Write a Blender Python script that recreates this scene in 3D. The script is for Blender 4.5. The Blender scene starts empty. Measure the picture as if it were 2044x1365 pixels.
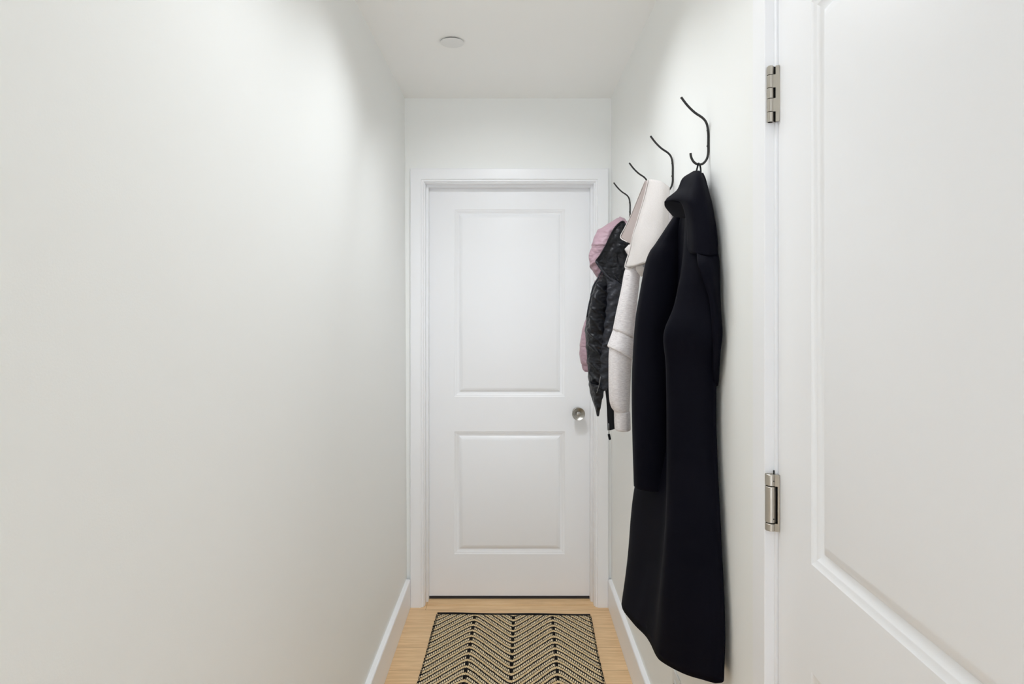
import bpy, bmesh, math, random
from mathutils import Vector, Matrix, noise

random.seed(4)
C = bpy.context.scene.collection

# ------------------------------------------------------------------ camera facts
F = 1260.0          # focal length in pixels (image 2044 wide)
H = 1.434           # eye height, metres
VX, VY = 1023.0, 620.0


def P(px, py, Y):
    """point of the corridor that the photo shows at (px, py), standing Y metres away"""
    return Vector(((px - VX) * Y / F, Y, H + (VY - py) * Y / F))


# ------------------------------------------------------------------ tagging helpers
def tag(o, label=None, cat=None, group=None, kind=None):
    if label: o['label'] = label
    if cat: o['category'] = cat
    if group: o['group'] = group
    if kind: o['kind'] = kind
    return o


def empty(name, loc):
    o = bpy.data.objects.new(name, None)
    o.location = loc
    o.empty_display_size = 0.05
    C.objects.link(o)
    return o


def link(name, bm, mat, parent=None, smooth=True, loc=None):
    """link a bmesh built in world coordinates; with a parent it is stored relative to it"""
    bmesh.ops.remove_doubles(bm, verts=bm.verts[:], dist=1e-5)
    bmesh.ops.recalc_face_normals(bm, faces=bm.faces[:])
    off = Vector((0, 0, 0))
    p = parent
    if loc is not None and parent is None:
        off = Vector(loc)
    while p is not None:
        off += p.location
        p = p.parent
    if off.length > 0:
        bmesh.ops.translate(bm, verts=bm.verts[:], vec=-off)
    me = bpy.data.meshes.new(name)
    bm.to_mesh(me)
    bm.free()
    o = bpy.data.objects.new(name, me)
    me.materials.append(mat)
    if smooth:
        for f in me.polygons:
            f.use_smooth = True
    C.objects.link(o)
    if parent is not None:
        o.parent = parent
    elif loc is not None:
        o.location = loc
    return o


def bevel(o, w, seg=2):
    m = o.modifiers.new('bevel', 'BEVEL')
    m.width = w
    m.segments = seg
    m.limit_method = 'ANGLE'
    m.angle_limit = math.radians(40)
    for f in o.data.polygons:
        f.use_smooth = True
    return o


def autosmooth(o, deg=35):
    me = o.data
    for f in me.polygons:
        f.use_smooth = True
    bm = bmesh.new(); bm.from_mesh(me)
    for e in bm.edges:
        if len(e.link_faces) == 2 and e.calc_face_angle(0) > math.radians(deg):
            e.smooth = False
    bm.to_mesh(me); bm.free()
    return o


# ------------------------------------------------------------------ shape helpers
def box(bm, x0, x1, y0, y1, z0, z1):
    v = [bm.verts.new((x, y, z)) for z in (z0, z1) for y in (y0, y1) for x in (x0, x1)]
    for q in ((0, 2, 3, 1), (4, 5, 7, 6), (0, 1, 5, 4), (2, 6, 7, 3), (0, 4, 6, 2), (1, 3, 7, 5)):
        bm.faces.new([v[i] for i in q])
    return v


def cr(p0, p1, p2, p3, t):
    return 0.5 * ((2 * p1) + (p2 - p0) * t + (2 * p0 - 5 * p1 + 4 * p2 - p3) * t * t +
                  (3 * p1 - p0 - 3 * p2 + p3) * t ** 3)


def spline(pts, n, closed=False):
    """n samples per segment through the points"""
    pts = [Vector(p) for p in pts]
    K = len(pts)
    out = []
    segs = K if closed else K - 1
    for i in range(segs):
        if closed:
            a, b, c, d = pts[(i - 1) % K], pts[i], pts[(i + 1) % K], pts[(i + 2) % K]
        else:
            b, c = pts[i], pts[i + 1]
            a = pts[i - 1] if i > 0 else b * 2 - c
            d = pts[i + 2] if i + 2 < K else c * 2 - b
        for k in range(n):
            out.append(cr(a, b, c, d, k / n))
    if not closed:
        out.append(pts[-1].copy())
    return out


def surf(rows, nu, nv, closed=False):
    """rows of control points -> dense grid of points"""
    R = [spline(r, nu, closed) for r in rows]
    cols = [spline([r[j] for r in R], nv) for j in range(len(R[0]))]
    return [[cols[j][i] for j in range(len(cols))] for i in range(len(cols[0]))]


def grid_mesh(bm, G, closed=False, cap=(False, False), disp=None):
    nr, nc = len(G), len(G[0])
    if disp:
        N = [[None] * nc for _ in range(nr)]
        for i in range(nr):
            for j in range(nc):
                a = G[i][(j + 1) % nc if closed else min(j + 1, nc - 1)]
                b = G[i][(j - 1) % nc if closed else max(j - 1, 0)]
                c = G[min(i + 1, nr - 1)][j]
                d = G[max(i - 1, 0)][j]
                n = (a - b).cross(c - d)
                N[i][j] = n.normalized() if n.length > 1e-12 else Vector((0, 0, 0))
        G = [[G[i][j] + N[i][j] * disp(i / (nr - 1), j / nc, G[i][j]) for j in range(nc)] for i in range(nr)]
    V = [[bm.verts.new(p) for p in r] for r in G]
    for i in range(nr - 1):
        for j in range(nc if closed else nc - 1):
            k = (j + 1) % nc
            try:
                bm.faces.new((V[i][j], V[i][k], V[i + 1][k], V[i + 1][j]))
            except ValueError:
                pass
    for end, flag in ((0, cap[0]), (nr - 1, cap[1])):
        if flag and closed:
            c = Vector((0, 0, 0))
            for p in G[end]:
                c += p
            cv = bm.verts.new(c / nc)
            for j in range(nc):
                bm.faces.new((V[end][j], V[end][(j + 1) % nc], cv))
    return V


def solid(o, t, offset=0.0):
    m = o.modifiers.new('thickness', 'SOLIDIFY')
    m.thickness = t
    m.offset = offset
    return o


def tube(bm, pts, r, seg=12, n=6, caps=True, flat=1.0, radii=None):
    L = spline(pts, n)
    rings = []
    up = None
    for i, p in enumerate(L):
        t = (L[min(i + 1, len(L) - 1)] - L[max(i - 1, 0)]).normalized()
        if up is None:
            up = Vector((0, 1, 0)) if abs(t.y) < 0.9 else Vector((1, 0, 0))
        s = t.cross(up).normalized()
        up = s.cross(t).normalized()
        rr = r if radii is None else radii(i / (len(L) - 1)) * r
        rings.append([p + (s * math.cos(2 * math.pi * k / seg) + up * math.sin(2 * math.pi * k / seg) * flat) * rr
                      for k in range(seg)])
    grid_mesh(bm, rings, True, (caps, caps))


def lathe(bm, origin, axis, prof, seg=40):
    """prof: list of (distance along the axis, radius)"""
    axis = Vector(axis).normalized()
    a = Vector((0, 0, 1)) if abs(axis.z) < 0.9 else Vector((1, 0, 0))
    s = axis.cross(a).normalized()
    t = axis.cross(s).normalized()
    rows = [[Vector(origin) + axis * d + (s * math.cos(2 * math.pi * k / seg) + t * math.sin(2 * math.pi * k / seg)) * max(r, 1e-5)
             for k in range(seg)] for d, r in prof]
    grid_mesh(bm, rows, True, (True, True))


def ring_rows(rows, K=20, power=2.4):
    """rows (left px, right px, left py, right py, Y centre, half depth, tilt) -> closed rings of a hanging tube"""
    out = []
    for (l, r, yl, yr, Y, b, tl) in rows:
        a, c = P(l, yl, Y), P(r, yr, Y)
        m = (a + c) / 2
        ring = []
        for k in range(K):
            t = 2 * math.pi * k / K
            ct, st = math.cos(t), math.sin(t)
            cx = math.copysign(abs(ct) ** (2 / power), ct)
            sx = math.copysign(abs(st) ** (2 / power), st)
            p = m + (c - m) * cx + Vector((0, sx * b + tl * cx, 0))
            ring.append(p)
        out.append(ring)
    return out


def fold(seed, amp, sx=18.0, sz=3.0):
    """soft vertical cloth folds"""
    def f(u, v, p):
        q = Vector((p.x * sx + seed, p.y * sx, p.z * sz))
        return amp * (noise.noise(q) + 0.4 * noise.noise(q * 2.3))
    return f


# ------------------------------------------------------------------ materials
def s2l(c):
    c = c / 255.0
    return c / 12.92 if c <= 0.04045 else ((c + 0.055) / 1.055) ** 2.4


def srgb(r, g, b):
    return (s2l(r), s2l(g), s2l(b), 1.0)


def base(name, col, rough=0.5, spec=0.5, metal=0.0):
    m = bpy.data.materials.new(name)
    m.use_nodes = True
    nt = m.node_tree
    b = nt.nodes['Principled BSDF']
    b.inputs['Base Color'].default_value = col
    b.inputs['Roughness'].default_value = rough
    b.inputs['Specular IOR Level'].default_value = spec
    b.inputs['Metallic'].default_value = metal
    return m, nt, b


class G:
    """tiny node-graph builder"""
    def __init__(s, nt): s.nt = nt
    def n(s, t, **kw):
        x = s.nt.nodes.new(t)
        for k, v in kw.items(): setattr(x, k, v)
        return x
    def put(s, sock, v):
        if isinstance(v, (int, float, tuple, list)): sock.default_value = v
        else: s.nt.links.new(v, sock)
    def m(s, op, a, b=0.0, c=0.0, clamp=False):
        x = s.n('ShaderNodeMath', operation=op)
        x.use_clamp = clamp
        s.put(x.inputs[0], a); s.put(x.inputs[1], b); s.put(x.inputs[2], c)
        return x.outputs[0]
    def mix(s, fac, a, b, mode='MIX'):
        x = s.n('ShaderNodeMix', data_type='RGBA', blend_type=mode)
        s.put(x.inputs[0], fac); s.put(x.inputs[6], a); s.put(x.inputs[7], b)
        return x.outputs[2]
    def coord(s, kind='Object'):
        return s.n('ShaderNodeTexCoord').outputs[kind]
    def xyz(s, v):
        x = s.n('ShaderNodeSeparateXYZ'); s.put(x.inputs[0], v); return x.outputs
    def scale(s, v, sc, loc=(0, 0, 0)):
        x = s.n('ShaderNodeMapping'); s.put(x.inputs[0], v)
        x.inputs['Scale'].default_value = sc; x.inputs['Location'].default_value = loc
        return x.outputs[0]
    def noise(s, v, sc=5.0, det=2.0, rough=0.5):
        x = s.n('ShaderNodeTexNoise'); s.put(x.inputs['Vector'], v)
        x.inputs['Scale'].default_value = sc; x.inputs['Detail'].default_value = det
        x.inputs['Roughness'].default_value = rough
        return x.outputs['Fac']
    def bump(s, h, strength, dist, bsdf):
        x = s.n('ShaderNodeBump'); x.inputs['Strength'].default_value = strength
        x.inputs['Distance'].default_value = dist
        s.put(x.inputs['Height'], h)
        s.nt.links.new(x.outputs[0], bsdf.inputs['Normal'])
    def ramp(s, f, a, b):
        x = s.n('ShaderNodeMapRange', interpolation_type='SMOOTHSTEP')
        s.put(x.inputs[0], f); x.inputs[1].default_value = a; x.inputs[2].default_value = b
        return x.outputs[0]


def paint(name, col, rough, bumpscale=260.0, bumpamt=0.04, spec=0.4):
    m, nt, b = base(name, col, rough, spec)
    g = G(nt)
    c = g.coord()
    n = g.noise(c, bumpscale, 3)
    g.bump(n, bumpamt, 0.002, b)
    v = g.noise(c, 1.3, 1)
    b_in = g.mix(g.m('MULTIPLY', v, 0.05), col, (col[0] * .93, col[1] * .93, col[2] * .92, 1))
    nt.links.new(b_in, b.inputs['Base Color'])
    return m


WALL_C = (0.872, 0.879, 0.862, 1)
M = {}
M['wall'] = paint('wall_paint', WALL_C, 0.55, 320, 0.06)
M['ceiling'] = paint('ceiling_paint', (0.932, 0.933, 0.920, 1), 0.8, 320, 0.05)
M['trim'] = paint('trim_enamel', (0.88, 0.885, 0.90, 1), 0.33, 90, 0.02)
M['door'] = paint('door_enamel', (0.875, 0.88, 0.895, 1), 0.36, 140, 0.05)
M['plastic'] = paint('outlet_plastic', (0.74, 0.74, 0.72, 1), 0.4, 90, 0.0)
M['slot'] = base('dark_slot', (0.02, 0.02, 0.02, 1), 0.8)[0]
M['sprinkler'] = paint('cover_enamel', (0.82, 0.82, 0.81, 1), 0.45, 90, 0.0)
M['shadowgap'] = base('gap_shade_black', (0.012, 0.011, 0.010, 1), 0.9, 0.1)[0]  # near-black stand-in for shade in narrow gaps; also colours the tension pin
M['rubber'] = paint('black_rubber', (0.03, 0.028, 0.03, 1), 0.6, 60, 0.1)


def metal(name, col, rough, along=(1, 1, 60)):
    m, nt, b = base(name, col, rough, 0.5, 1.0)
    g = G(nt)
    n = g.noise(g.scale(g.coord(), along), 30, 3)
    g.put(b.inputs['Roughness'], g.m('ADD', g.m('MULTIPLY', n, 0.2), rough - 0.1))
    g.bump(n, 0.03, 0.001, b)
    return m


M['nickel'] = metal('satin_nickel', (0.50, 0.465, 0.41, 1), 0.34, (60, 60, 2))
M['knob'] = metal('brushed_knob', (0.40, 0.385, 0.355, 1), 0.30, (8, 8, 8))
M['knob'].node_tree.nodes['Principled BSDF'].inputs['Anisotropic'].default_value = 0.85
tn = M['knob'].node_tree.nodes.new('ShaderNodeTangent')
tn.direction_type = 'RADIAL'; tn.axis = 'Y'
M['knob'].node_tree.links.new(tn.outputs[0], M['knob'].node_tree.nodes['Principled BSDF'].inputs['Tangent'])
m, nt, b = base('black_iron', (0.018, 0.017, 0.016, 1), 0.5, 0.4)
g = G(nt); g.bump(g.noise(g.coord(), 220, 3), 0.35, 0.002, b)
M['iron'] = m

# floor boards laid across the corridor
m, nt, b = base('oak_boards', srgb(196, 160, 118), 0.38, 0.35)
g = G(nt)
co = g.coord()
X, Y, Z = g.xyz(co)
rowf = g.m('DIVIDE', g.m('SUBTRACT', Y, 3.024), 0.169)
row = g.m('FLOOR', rowf)
fr = g.m('FRACT', rowf)
wn = g.n('ShaderNodeTexWhiteNoise', noise_dimensions='1D'); nt.links.new(row, wn.inputs['W'])
rnd = wn.outputs['Value']
xs = g.m('ADD', X, g.m('MULTIPLY', rnd, 7.0))
cmb = g.n('ShaderNodeCombineXYZ')
nt.links.new(xs, cmb.inputs[0]); nt.links.new(Y, cmb.inputs[1]); nt.links.new(row, cmb.inputs[2])
grain = g.noise(g.scale(cmb.outputs[0], (2.2, 34, 1)), 3.0, 6, 0.62)
fine = g.noise(g.scale(cmb.outputs[0], (9, 300, 1)), 2.0, 3, 0.6)
wav = g.noise(g.scale(cmb.outputs[0], (1.1, 9, 1)), 2.2, 2, 0.5)
c1 = g.mix(g.ramp(grain, 0.36, 0.68), srgb(214, 178, 133), srgb(240, 206, 161))
c2 = g.mix(g.m('MULTIPLY', fine, 0.35), c1, srgb(216, 179, 134))
c3 = g.mix(g.m('MULTIPLY', rnd, 0.28), c2, srgb(218, 181, 136))
c4 = g.mix(g.m('MULTIPLY', g.ramp(wav, 0.52, 0.72), 0.35), c3, srgb(242, 210, 165))
seam = g.m('LESS_THAN', g.m('MINIMUM', fr, g.m('SUBTRACT', 1.0, fr)), 0.008)
jx = g.m('FRACT', g.m('DIVIDE', xs, 1.83))
joint = g.m('LESS_THAN', g.m('MINIMUM', jx, g.m('SUBTRACT', 1.0, jx)), 0.0007)
sm = g.m('MAXIMUM', seam, joint)
c5 = g.mix(g.m('MULTIPLY', sm, 0.6), c4, srgb(140, 100, 66))
nt.links.new(c5, b.inputs['Base Color'])
g.bump(g.m('SUBTRACT', g.m('MULTIPLY', grain, 0.15), sm), 0.25, 0.002, b)
M['oak'] = m


def cloth(name, col, rough=0.9, weave=900.0, amt=0.25, sheen=0.0, spec=0.2, streak=None, col2=None):
    m, nt, b = base(name, col, rough, spec)
    g = G(nt)
    co = g.coord()
    n = g.noise(co, weave, 2)
    g.bump(n, amt, 0.001, b)
    if sheen:
        b.inputs['Sheen Weight'].default_value = sheen
        b.inputs['Sheen Roughness'].default_value = 0.5
    if streak is not None:
        s = g.noise(g.scale(co, streak), 14, 3, 0.65)
        s2 = g.noise(co, 700, 1)
        f = g.ramp(g.m('ADD', g.m('MULTIPLY', s, 0.75), g.m('MULTIPLY', s2, 0.25)), 0.34, 0.66)
        nt.links.new(g.mix(f, col, col2), b.inputs['Base Color'])
    return m


M['navy'] = cloth('navy_wool', (0.0016, 0.0016, 0.0050, 1), 0.72, 700, 0.3, 0.0, 0.09)
M['navy_in'] = cloth('navy_lining', (0.0035, 0.0035, 0.005, 1), 0.7, 500, 0.1)
M['heather'] = cloth('heather_fleece', srgb(210, 204, 205), 0.95, 800, 0.25, 0.0, 0.1, (6, 6, 46), srgb(240, 236, 236))
M['heather_hood'] = cloth('heather_hood_fleece', srgb(205, 199, 196), 0.95, 900, 0.2, 0.0, 0.1, (40, 40, 40), srgb(214, 209, 206))
M['fleece_shaded'] = cloth('shaded_hood_fleece', srgb(170, 158, 154), 0.95, 900, 0.3, 0.0, 0.1)  # hood fleece darkened to paint in shade on the far half
M['pink'] = cloth('mauve_nylon', srgb(171, 143, 153), 0.5, 120, 0.12, 0.0, 0.35)
M['lining'] = cloth('black_quilted_nylon', (0.0034, 0.0037, 0.0068, 1), 0.45, 160, 0.3, 0.0, 0.36)
M['facing'] = cloth('charcoal_facing', (0.0165, 0.0175, 0.025, 1), 0.5, 160, 0.3, 0.0, 0.4)
for k_, am_ in (('lining', 0.75), ('facing', 0.6), ('pink', 0.35)):
    nt = M[k_].node_tree; g = G(nt); b = nt.nodes['Principled BSDF']
    co = g.coord()
    a_ = g.noise(g.scale(co, (1.0, 1.0, 1.5)), 30 if k_ != 'pink' else 45, 1.0, 0.4)
    b_ = g.noise(g.scale(co, (1.0, 1.0, 1.8)), 75, 0.5, 0.4)
    g.bump(g.m('ADD', a_, g.m('MULTIPLY', b_, 0.22)), am_, 0.016, b)
M['trimtape'] = cloth('black_binding', (0.006, 0.006, 0.008, 1), 0.7, 600, 0.3)
M['zip'] = metal('zip_metal', (0.35, 0.35, 0.36, 1), 0.4)

# woven chevron rug
m, nt, b = base('chevron_weave', srgb(196, 170, 125), 0.95, 0.1)
g = G(nt)
co = g.coord()
U, V, W = g.xyz(co)
jit = g.noise(co, 55, 2)
jit2 = g.noise(co, 260, 1)
d = g.m('PINGPONG', g.m('ADD', U, 3.625), 0.18125)
# soften the tips of each chevron a little
dd = g.m('SMOOTH_MIN', d, 0.172, 0.03)
dd = g.m('SMOOTH_MAX', dd, 0.009, 0.03)
ch = g.m('SUBTRACT', V, g.m('MULTIPLY', dd, 1.22))
ch = g.m('ADD', ch, g.m('MULTIPLY', g.m('SUBTRACT', jit, 0.5), 0.007))
ph = g.m('FRACT', g.m('ADD', g.m('DIVIDE', ch, 0.0480), 40.0))
col = g.m('FRACT', g.m('ADD', g.m('DIVIDE', U, 0.0072), g.m('MULTIPLY', jit2, 0.5)))
colm = g.m('GREATER_THAN', col, 0.40)                       # beads along each strand
ph = g.m('ADD', ph, g.m('MULTIPLY', g.m('SUBTRACT', colm, 0.5), 0.07))
def band(lo, hi):
    return g.m('MULTIPLY', g.m('GREATER_THAN', ph, lo), g.m('LESS_THAN', ph, hi))
solidtan = band(0.03, 0.37)
beads = g.m('MULTIPLY', band(0.52, 0.84), colm)
beads2 = g.m('MULTIPLY', band(0.43, 0.50), g.m('SUBTRACT', 1.0, colm))
tan = g.m('MAXIMUM', solidtan, g.m('MAXIMUM', beads, beads2))
edge = g.m('MINIMUM', d, g.m('SUBTRACT', 0.18125, d))
inside = g.m('LESS_THAN', g.m('ABSOLUTE', U), 0.34)
sq = g.m('MULTIPLY', g.m('MULTIPLY', g.m('LESS_THAN', edge, 0.0062), inside), band(0.36, 0.97))
tan = g.m('MULTIPLY', tan, g.m('SUBTRACT', 1.0, sq))
side = g.m('MULTIPLY', g.m('GREATER_THAN', g.m('ABSOLUTE', U), 0.352), g.m('GREATER_THAN', jit2, 0.47))
tan = g.m('MULTIPLY', tan, g.m('SUBTRACT', 1.0, side))
hue = g.noise(co, 140, 2)
tc = g.mix(g.ramp(hue, 0.35, 0.65), srgb(208, 177, 128), srgb(238, 218, 180))
tc = g.mix(beads, tc, srgb(246, 230, 198))
nt.links.new(g.mix(tan, srgb(24, 21, 22), tc), b.inputs['Base Color'])
lump = g.m('ABSOLUTE', g.m('SINE', g.m('MULTIPLY', U, math.pi / 0.0072)))
lump2 = g.m('ABSOLUTE', g.m('SINE', g.m('MULTIPLY', ch, math.pi / 0.0120)))
g.bump(g.m('MULTIPLY', lump, lump2), 0.7, 0.004, b)
M['rug'] = m

# ------------------------------------------------------------------ the corridor shell
CH = 2.465
XR = 0.479                       # right wall plane
XLB, XLT = -0.512, -0.524        # left wall leans a little
YB = 3.065                       # end wall plane
YN = -2.8                        # open end behind the viewer


def struct(o):
    o['kind'] = 'structure'
    return o


bm = bmesh.new(); box(bm, -0.75, 0.80, YN, 3.45, -0.08, 0.0)
struct(link('floor', bm, M['oak'], smooth=False))
bm = bmesh.new(); box(bm, -0.75, 0.80, YN, 3.45, CH, CH + 0.1)
struct(link('ceiling', bm, M['ceiling'], smooth=False))
bm = bmesh.new()
v = box(bm, -0.66, XLB, YN, 3.45, 0.0, CH)
for q in v:
    if q.co.x > -0.6 and q.co.z > 1: q.co.x = XLT
struct(link('wall_left', bm, M['wall'], smooth=False))
# end wall with its doorway
DX0, DX1 = -0.4245, 0.3945       # jamb faces of the end door
DZ = 2.052
bm = bmesh.new()
box(bm, -0.66, DX0 - 0.019, YB, YB + 0.12, 0, CH)
box(bm, DX1 + 0.019, 0.62, YB, YB + 0.12, 0, CH)
box(bm, DX0 - 0.019, DX1 + 0.019, YB, YB + 0.12, DZ + 0.019, CH)
struct(link('wall_back', bm, M['wall'], smooth=False))
# right wall with the side doorway
SY1 = 1.149                      # hinge jamb face
SY0 = SY1 - 0.819
SZ = 2.075
bm = bmesh.new()
box(bm, XR, XR + 0.12, SY1 + 0.019, 3.45, 0, CH)
box(bm, XR, XR + 0.12, YN, SY0 - 0.019, 0, CH)
box(bm, XR, XR + 0.12, SY0 - 0.019, SY1 + 0.019, SZ + 0.019, CH)
struct(link('wall_right', bm, M['wall'], smooth=False))


def base_board(name, x_wall, x_face, y0, y1, lean=0.0):
    bm = bmesh.new()
    s = 1 if x_face > x_wall else -1
    h = 0.138
    prof = [(x_wall, 0.001), (x_face, 0.001), (x_face, h - 0.006), (x_face - s * 0.002, h - 0.002),
            (x_face - s * 0.006, h), (x_wall, h)]
    rows = [[Vector((x, y, z)) for x, z in prof] for y in (y0, y1)]
    V = grid_mesh(bm, rows, True, (False, False))
    bm.faces.new(V[0]); bm.faces.new(V[1])
    return struct(link(name, bm, M['trim'], smooth=False))


base_board('baseboard_left', XLB - 0.004, -0.4925, YN, 3.046)
base_board('baseboard_right', XR, 0.4615, 1.2135, 3.046)


# ---- casings ---------------------------------------------------------------
def sweep_frame(bm, inner0, inner1, top, prof, place):
    """mitred three-sided casing; prof = (distance outwards from the opening, height off the wall)"""
    rows = []
    for (a, z, fa, fz) in ((inner0, 0.0, -1, 0), (inner0, top, -1, 1), (inner1, top, 1, 1), (inner1, 0.0, 1, 0)):
        rows.append([place(a + fa * w, z + fz * w, hgt) for w, hgt in prof])
    V = grid_mesh(bm, rows, False)
    bm.faces.new(V[0]); bm.faces.new(V[-1])


prof = [(0.0, 0.0), (0.0, 0.008), (0.003, 0.0105), (0.0075, 0.0115), (0.0095, 0.0115), (0.0105, 0.015),
        (0.0125, 0.0172), (0.016, 0.018), (0.060, 0.018), (0.0630, 0.0165), (0.0640, 0.013), (0.064, 0.0)]
bm = bmesh.new()
sweep_frame(bm, DX0 - 0.006, DX1 + 0.006, DZ + 0.006, prof, lambda a, z, h: Vector((a, YB - h, z)))
o = struct(link('trim_1', bm, M['trim'], smooth=False)); autosmooth(o, 25)
# jamb lining and stop of the end door
bm = bmesh.new()
for s, x in ((-1, DX0), (1, DX1)):
    xa, xb = sorted((x, x + s * 0.019)); box(bm, xa, xb, YB - 0.0002, YB + 0.12, 0.0, DZ + 0.005)
    xa, xb = sorted((x + s * 0.003, x - s * 0.011)); box(bm, xa, xb, YB + 0.040, YB + 0.0768, 0.0001, DZ + 0.002)
box(bm, DX0 - 0.0185, DX1 + 0.0185, YB - 0.0003, YB + 0.1195, DZ, DZ + 0.0185)
box(bm, DX0 + 0.004, DX1 - 0.004, YB + 0.0402, YB + 0.0766, DZ - 0.011, DZ + 0.004)
o = struct(link('trim_2', bm, M['trim'], smooth=False)); bevel(o, 0.0015)
# side door casing, jamb and stop
bm = bmesh.new()
sweep_frame(bm, SY0 - 0.006, SY1 + 0.006, SZ + 0.006, [(0.0, 0.0), (0.0, 0.0168), (0.0012, 0.018), (0.0560, 0.018), (0.0580, 0.0165), (0.0585, 0.013), (0.0585, 0.0)],
            lambda a, z, h: Vector((XR - h, a, z)))
o = struct(link('trim_3', bm, M['trim'], smooth=False)); autosmooth(o, 25)
bm = bmesh.new()
for s, y in ((-1, SY0), (1, SY1)):
    ya, yb = sorted((y, y + s * 0.019)); box(bm, XR - 0.0002, XR + 0.12, ya, yb, 0.0, SZ + 0.005)
    ya, yb = sorted((y + s * 0.003, y - s * 0.011)); box(bm, XR + 0.046, XR + 0.085, ya, yb, 0.0001, SZ + 0.002)
box(bm, XR - 0.0003, XR + 0.1195, SY0 - 0.0185, SY1 + 0.0185, SZ, SZ + 0.0185)
box(bm, XR + 0.0462, XR + 0.0848, SY0 + 0.004, SY1 - 0.004, SZ - 0.011, SZ + 0.004)
o = struct(link('trim_4', bm, M['trim'], smooth=False)); bevel(o, 0.0015)
# oak threshold board under the end door
bm = bmesh.new(); box(bm, DX0, DX1, 3.0745, 3.20, 0.0, 0.0022)
struct(link('trim_5', bm, M['oak'], smooth=False))


# ---- moulded two-panel doors -------------------------------------------------
def door_mesh(bm, w, h, t, p0, p1, panels):
    """local: x across 0..w, z 0..h, face at y=0 looking to -y"""
    prof = [(0.0, 0.0), (0.0055, 0.0032), (0.0095, 0.0042), (0.0110, 0.0050), (0.0170, 0.0088), (0.0210, 0.0102), (0.0240, 0.0104),
            (0.0250, 0.0095), (0.0420, 0.0015), (0.0450, 0.0010)]
    xs = [0.0, p0, p1, w]
    zs = [0.0] + [z for p in panels for z in p] + [h]
    for i in range(3):
        for k in range(len(zs) - 1):
            x0, x1, z0, z1 = xs[i], xs[i + 1], zs[k], zs[k + 1]
            if i == 1 and k % 2 == 1:
                rows = []
                for o_, d_ in prof:
                    rows.append([Vector((x0 + o_, d_, z0 + o_)), Vector((x1 - o_, d_, z0 + o_)),
                                 Vector((x1 - o_, d_, z1 - o_)), Vector((x0 + o_, d_, z1 - o_))])
                V = grid_mesh(bm, rows, True)
                bm.faces.new(V[-1])
            else:
                q = [bm.verts.new(c) for c in ((x0, 0, z0), (x1, 0, z0), (x1, 0, z1), (x0, 0, z1))]
                bm.faces.new(q)
    q = [[bm.verts.new((x, y, z)) for x, z in ((0, 0), (w, 0), (w, h), (0, h))] for y in (0, t)]
    bm.faces.new(q[1])
    for i in range(4):
        bm.faces.new((q[0][i], q[0][(i + 1) % 4], q[1][(i + 1) % 4], q[1][i]))


DW = 0.813
# end door
bm = bmesh.new()
zb = 0.015
door_mesh(bm, DW, 2.032, 0.035, -0.2905 + 0.4215, 0.2615 + 0.4215, [(0.2225 - zb, 0.8330 - zb), (1.0055 - zb, 1.9387 - zb)])
bmesh.ops.translate(bm, verts=bm.verts[:], vec=(-0.4215, 3.1425, zb))
d1 = struct(link('door_1', bm, M['door'], smooth=False, loc=(-0.4215, 3.1425, zb))); autosmooth(d1, 30)
bm = bmesh.new(); box(bm, -0.4135, 0.3825, 3.139, 3.160, 0.0014, 0.0155)
link('door_sweep', bm, M['rubber'], d1, smooth=False)['label'] = 'black rubber sweep along the bottom of the white door'
KX, KZ = 0.3232, 0.9285
bm = bmesh.new()
lathe(bm, (KX, 3.1425, KZ), (0, -1, 0), [(-0.001, 0.022), (0.004, 0.0265), (0.0075, 0.026), (0.010, 0.023), (0.012, 0.015), (0.026, 0.0125),
      (0.032, 0.016), (0.040, 0.0265), (0.048, 0.0312), (0.056, 0.0318), (0.0605, 0.0312), (0.0618, 0.0300), (0.0612, 0.0290), (0.0530, 0.0118), (0.0515, 0.0108), (0.0515, 0.0)], 64)
k = link('door_knob', bm, M['knob'], d1); autosmooth(k, 40)
k['label'] = 'brushed nickel door knob'
# a tiny thumb turn in the middle of the knob
bm = bmesh.new()
lathe(bm, (KX, 3.1425 - 0.0513, KZ), (0, -1, 0), [(0.0, 0.0095), (0.0010, 0.0095), (0.0014, 0.0088), (0.0008, 0.0)], 32)
autosmooth(link('knob_button', bm, M['knob'], k), 40)

# side door, hinged at its far edge and a touch ajar
bm = bmesh.new()
zb2 = 0.036
door_mesh(bm, DW, 2.032, 0.035, 0.1310, DW - 0.1300, [(0.2225 - zb, 0.8330 - zb), (1.0055 - zb, 1.9105 - zb)])
# local x runs from the hinge edge towards the viewer; its face looks into the corridor
HX, HY = XR + 0.004, 1.1465
ang = 0.0190
M2 = Matrix(((-math.sin(ang), math.cos(ang), 0, HX), (-math.cos(ang), -math.sin(ang), 0, HY), (0, 0, 1, zb2), (0, 0, 0, 1)))
bmesh.ops.transform(bm, matrix=M2, verts=bm.verts[:])
d2 = struct(link('door_2', bm, M['door'], smooth=False, loc=(HX, HY, zb2))); autosmooth(d2, 30)


def cyl(bm, x, y, z0, z1, r, seg=28, ch=0.0008):
    lathe(bm, (x, y, z0), (0, 0, 1), [(0, r - ch), (ch, r), (z1 - z0 - ch, r), (z1 - z0, r - ch)], seg)


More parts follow.
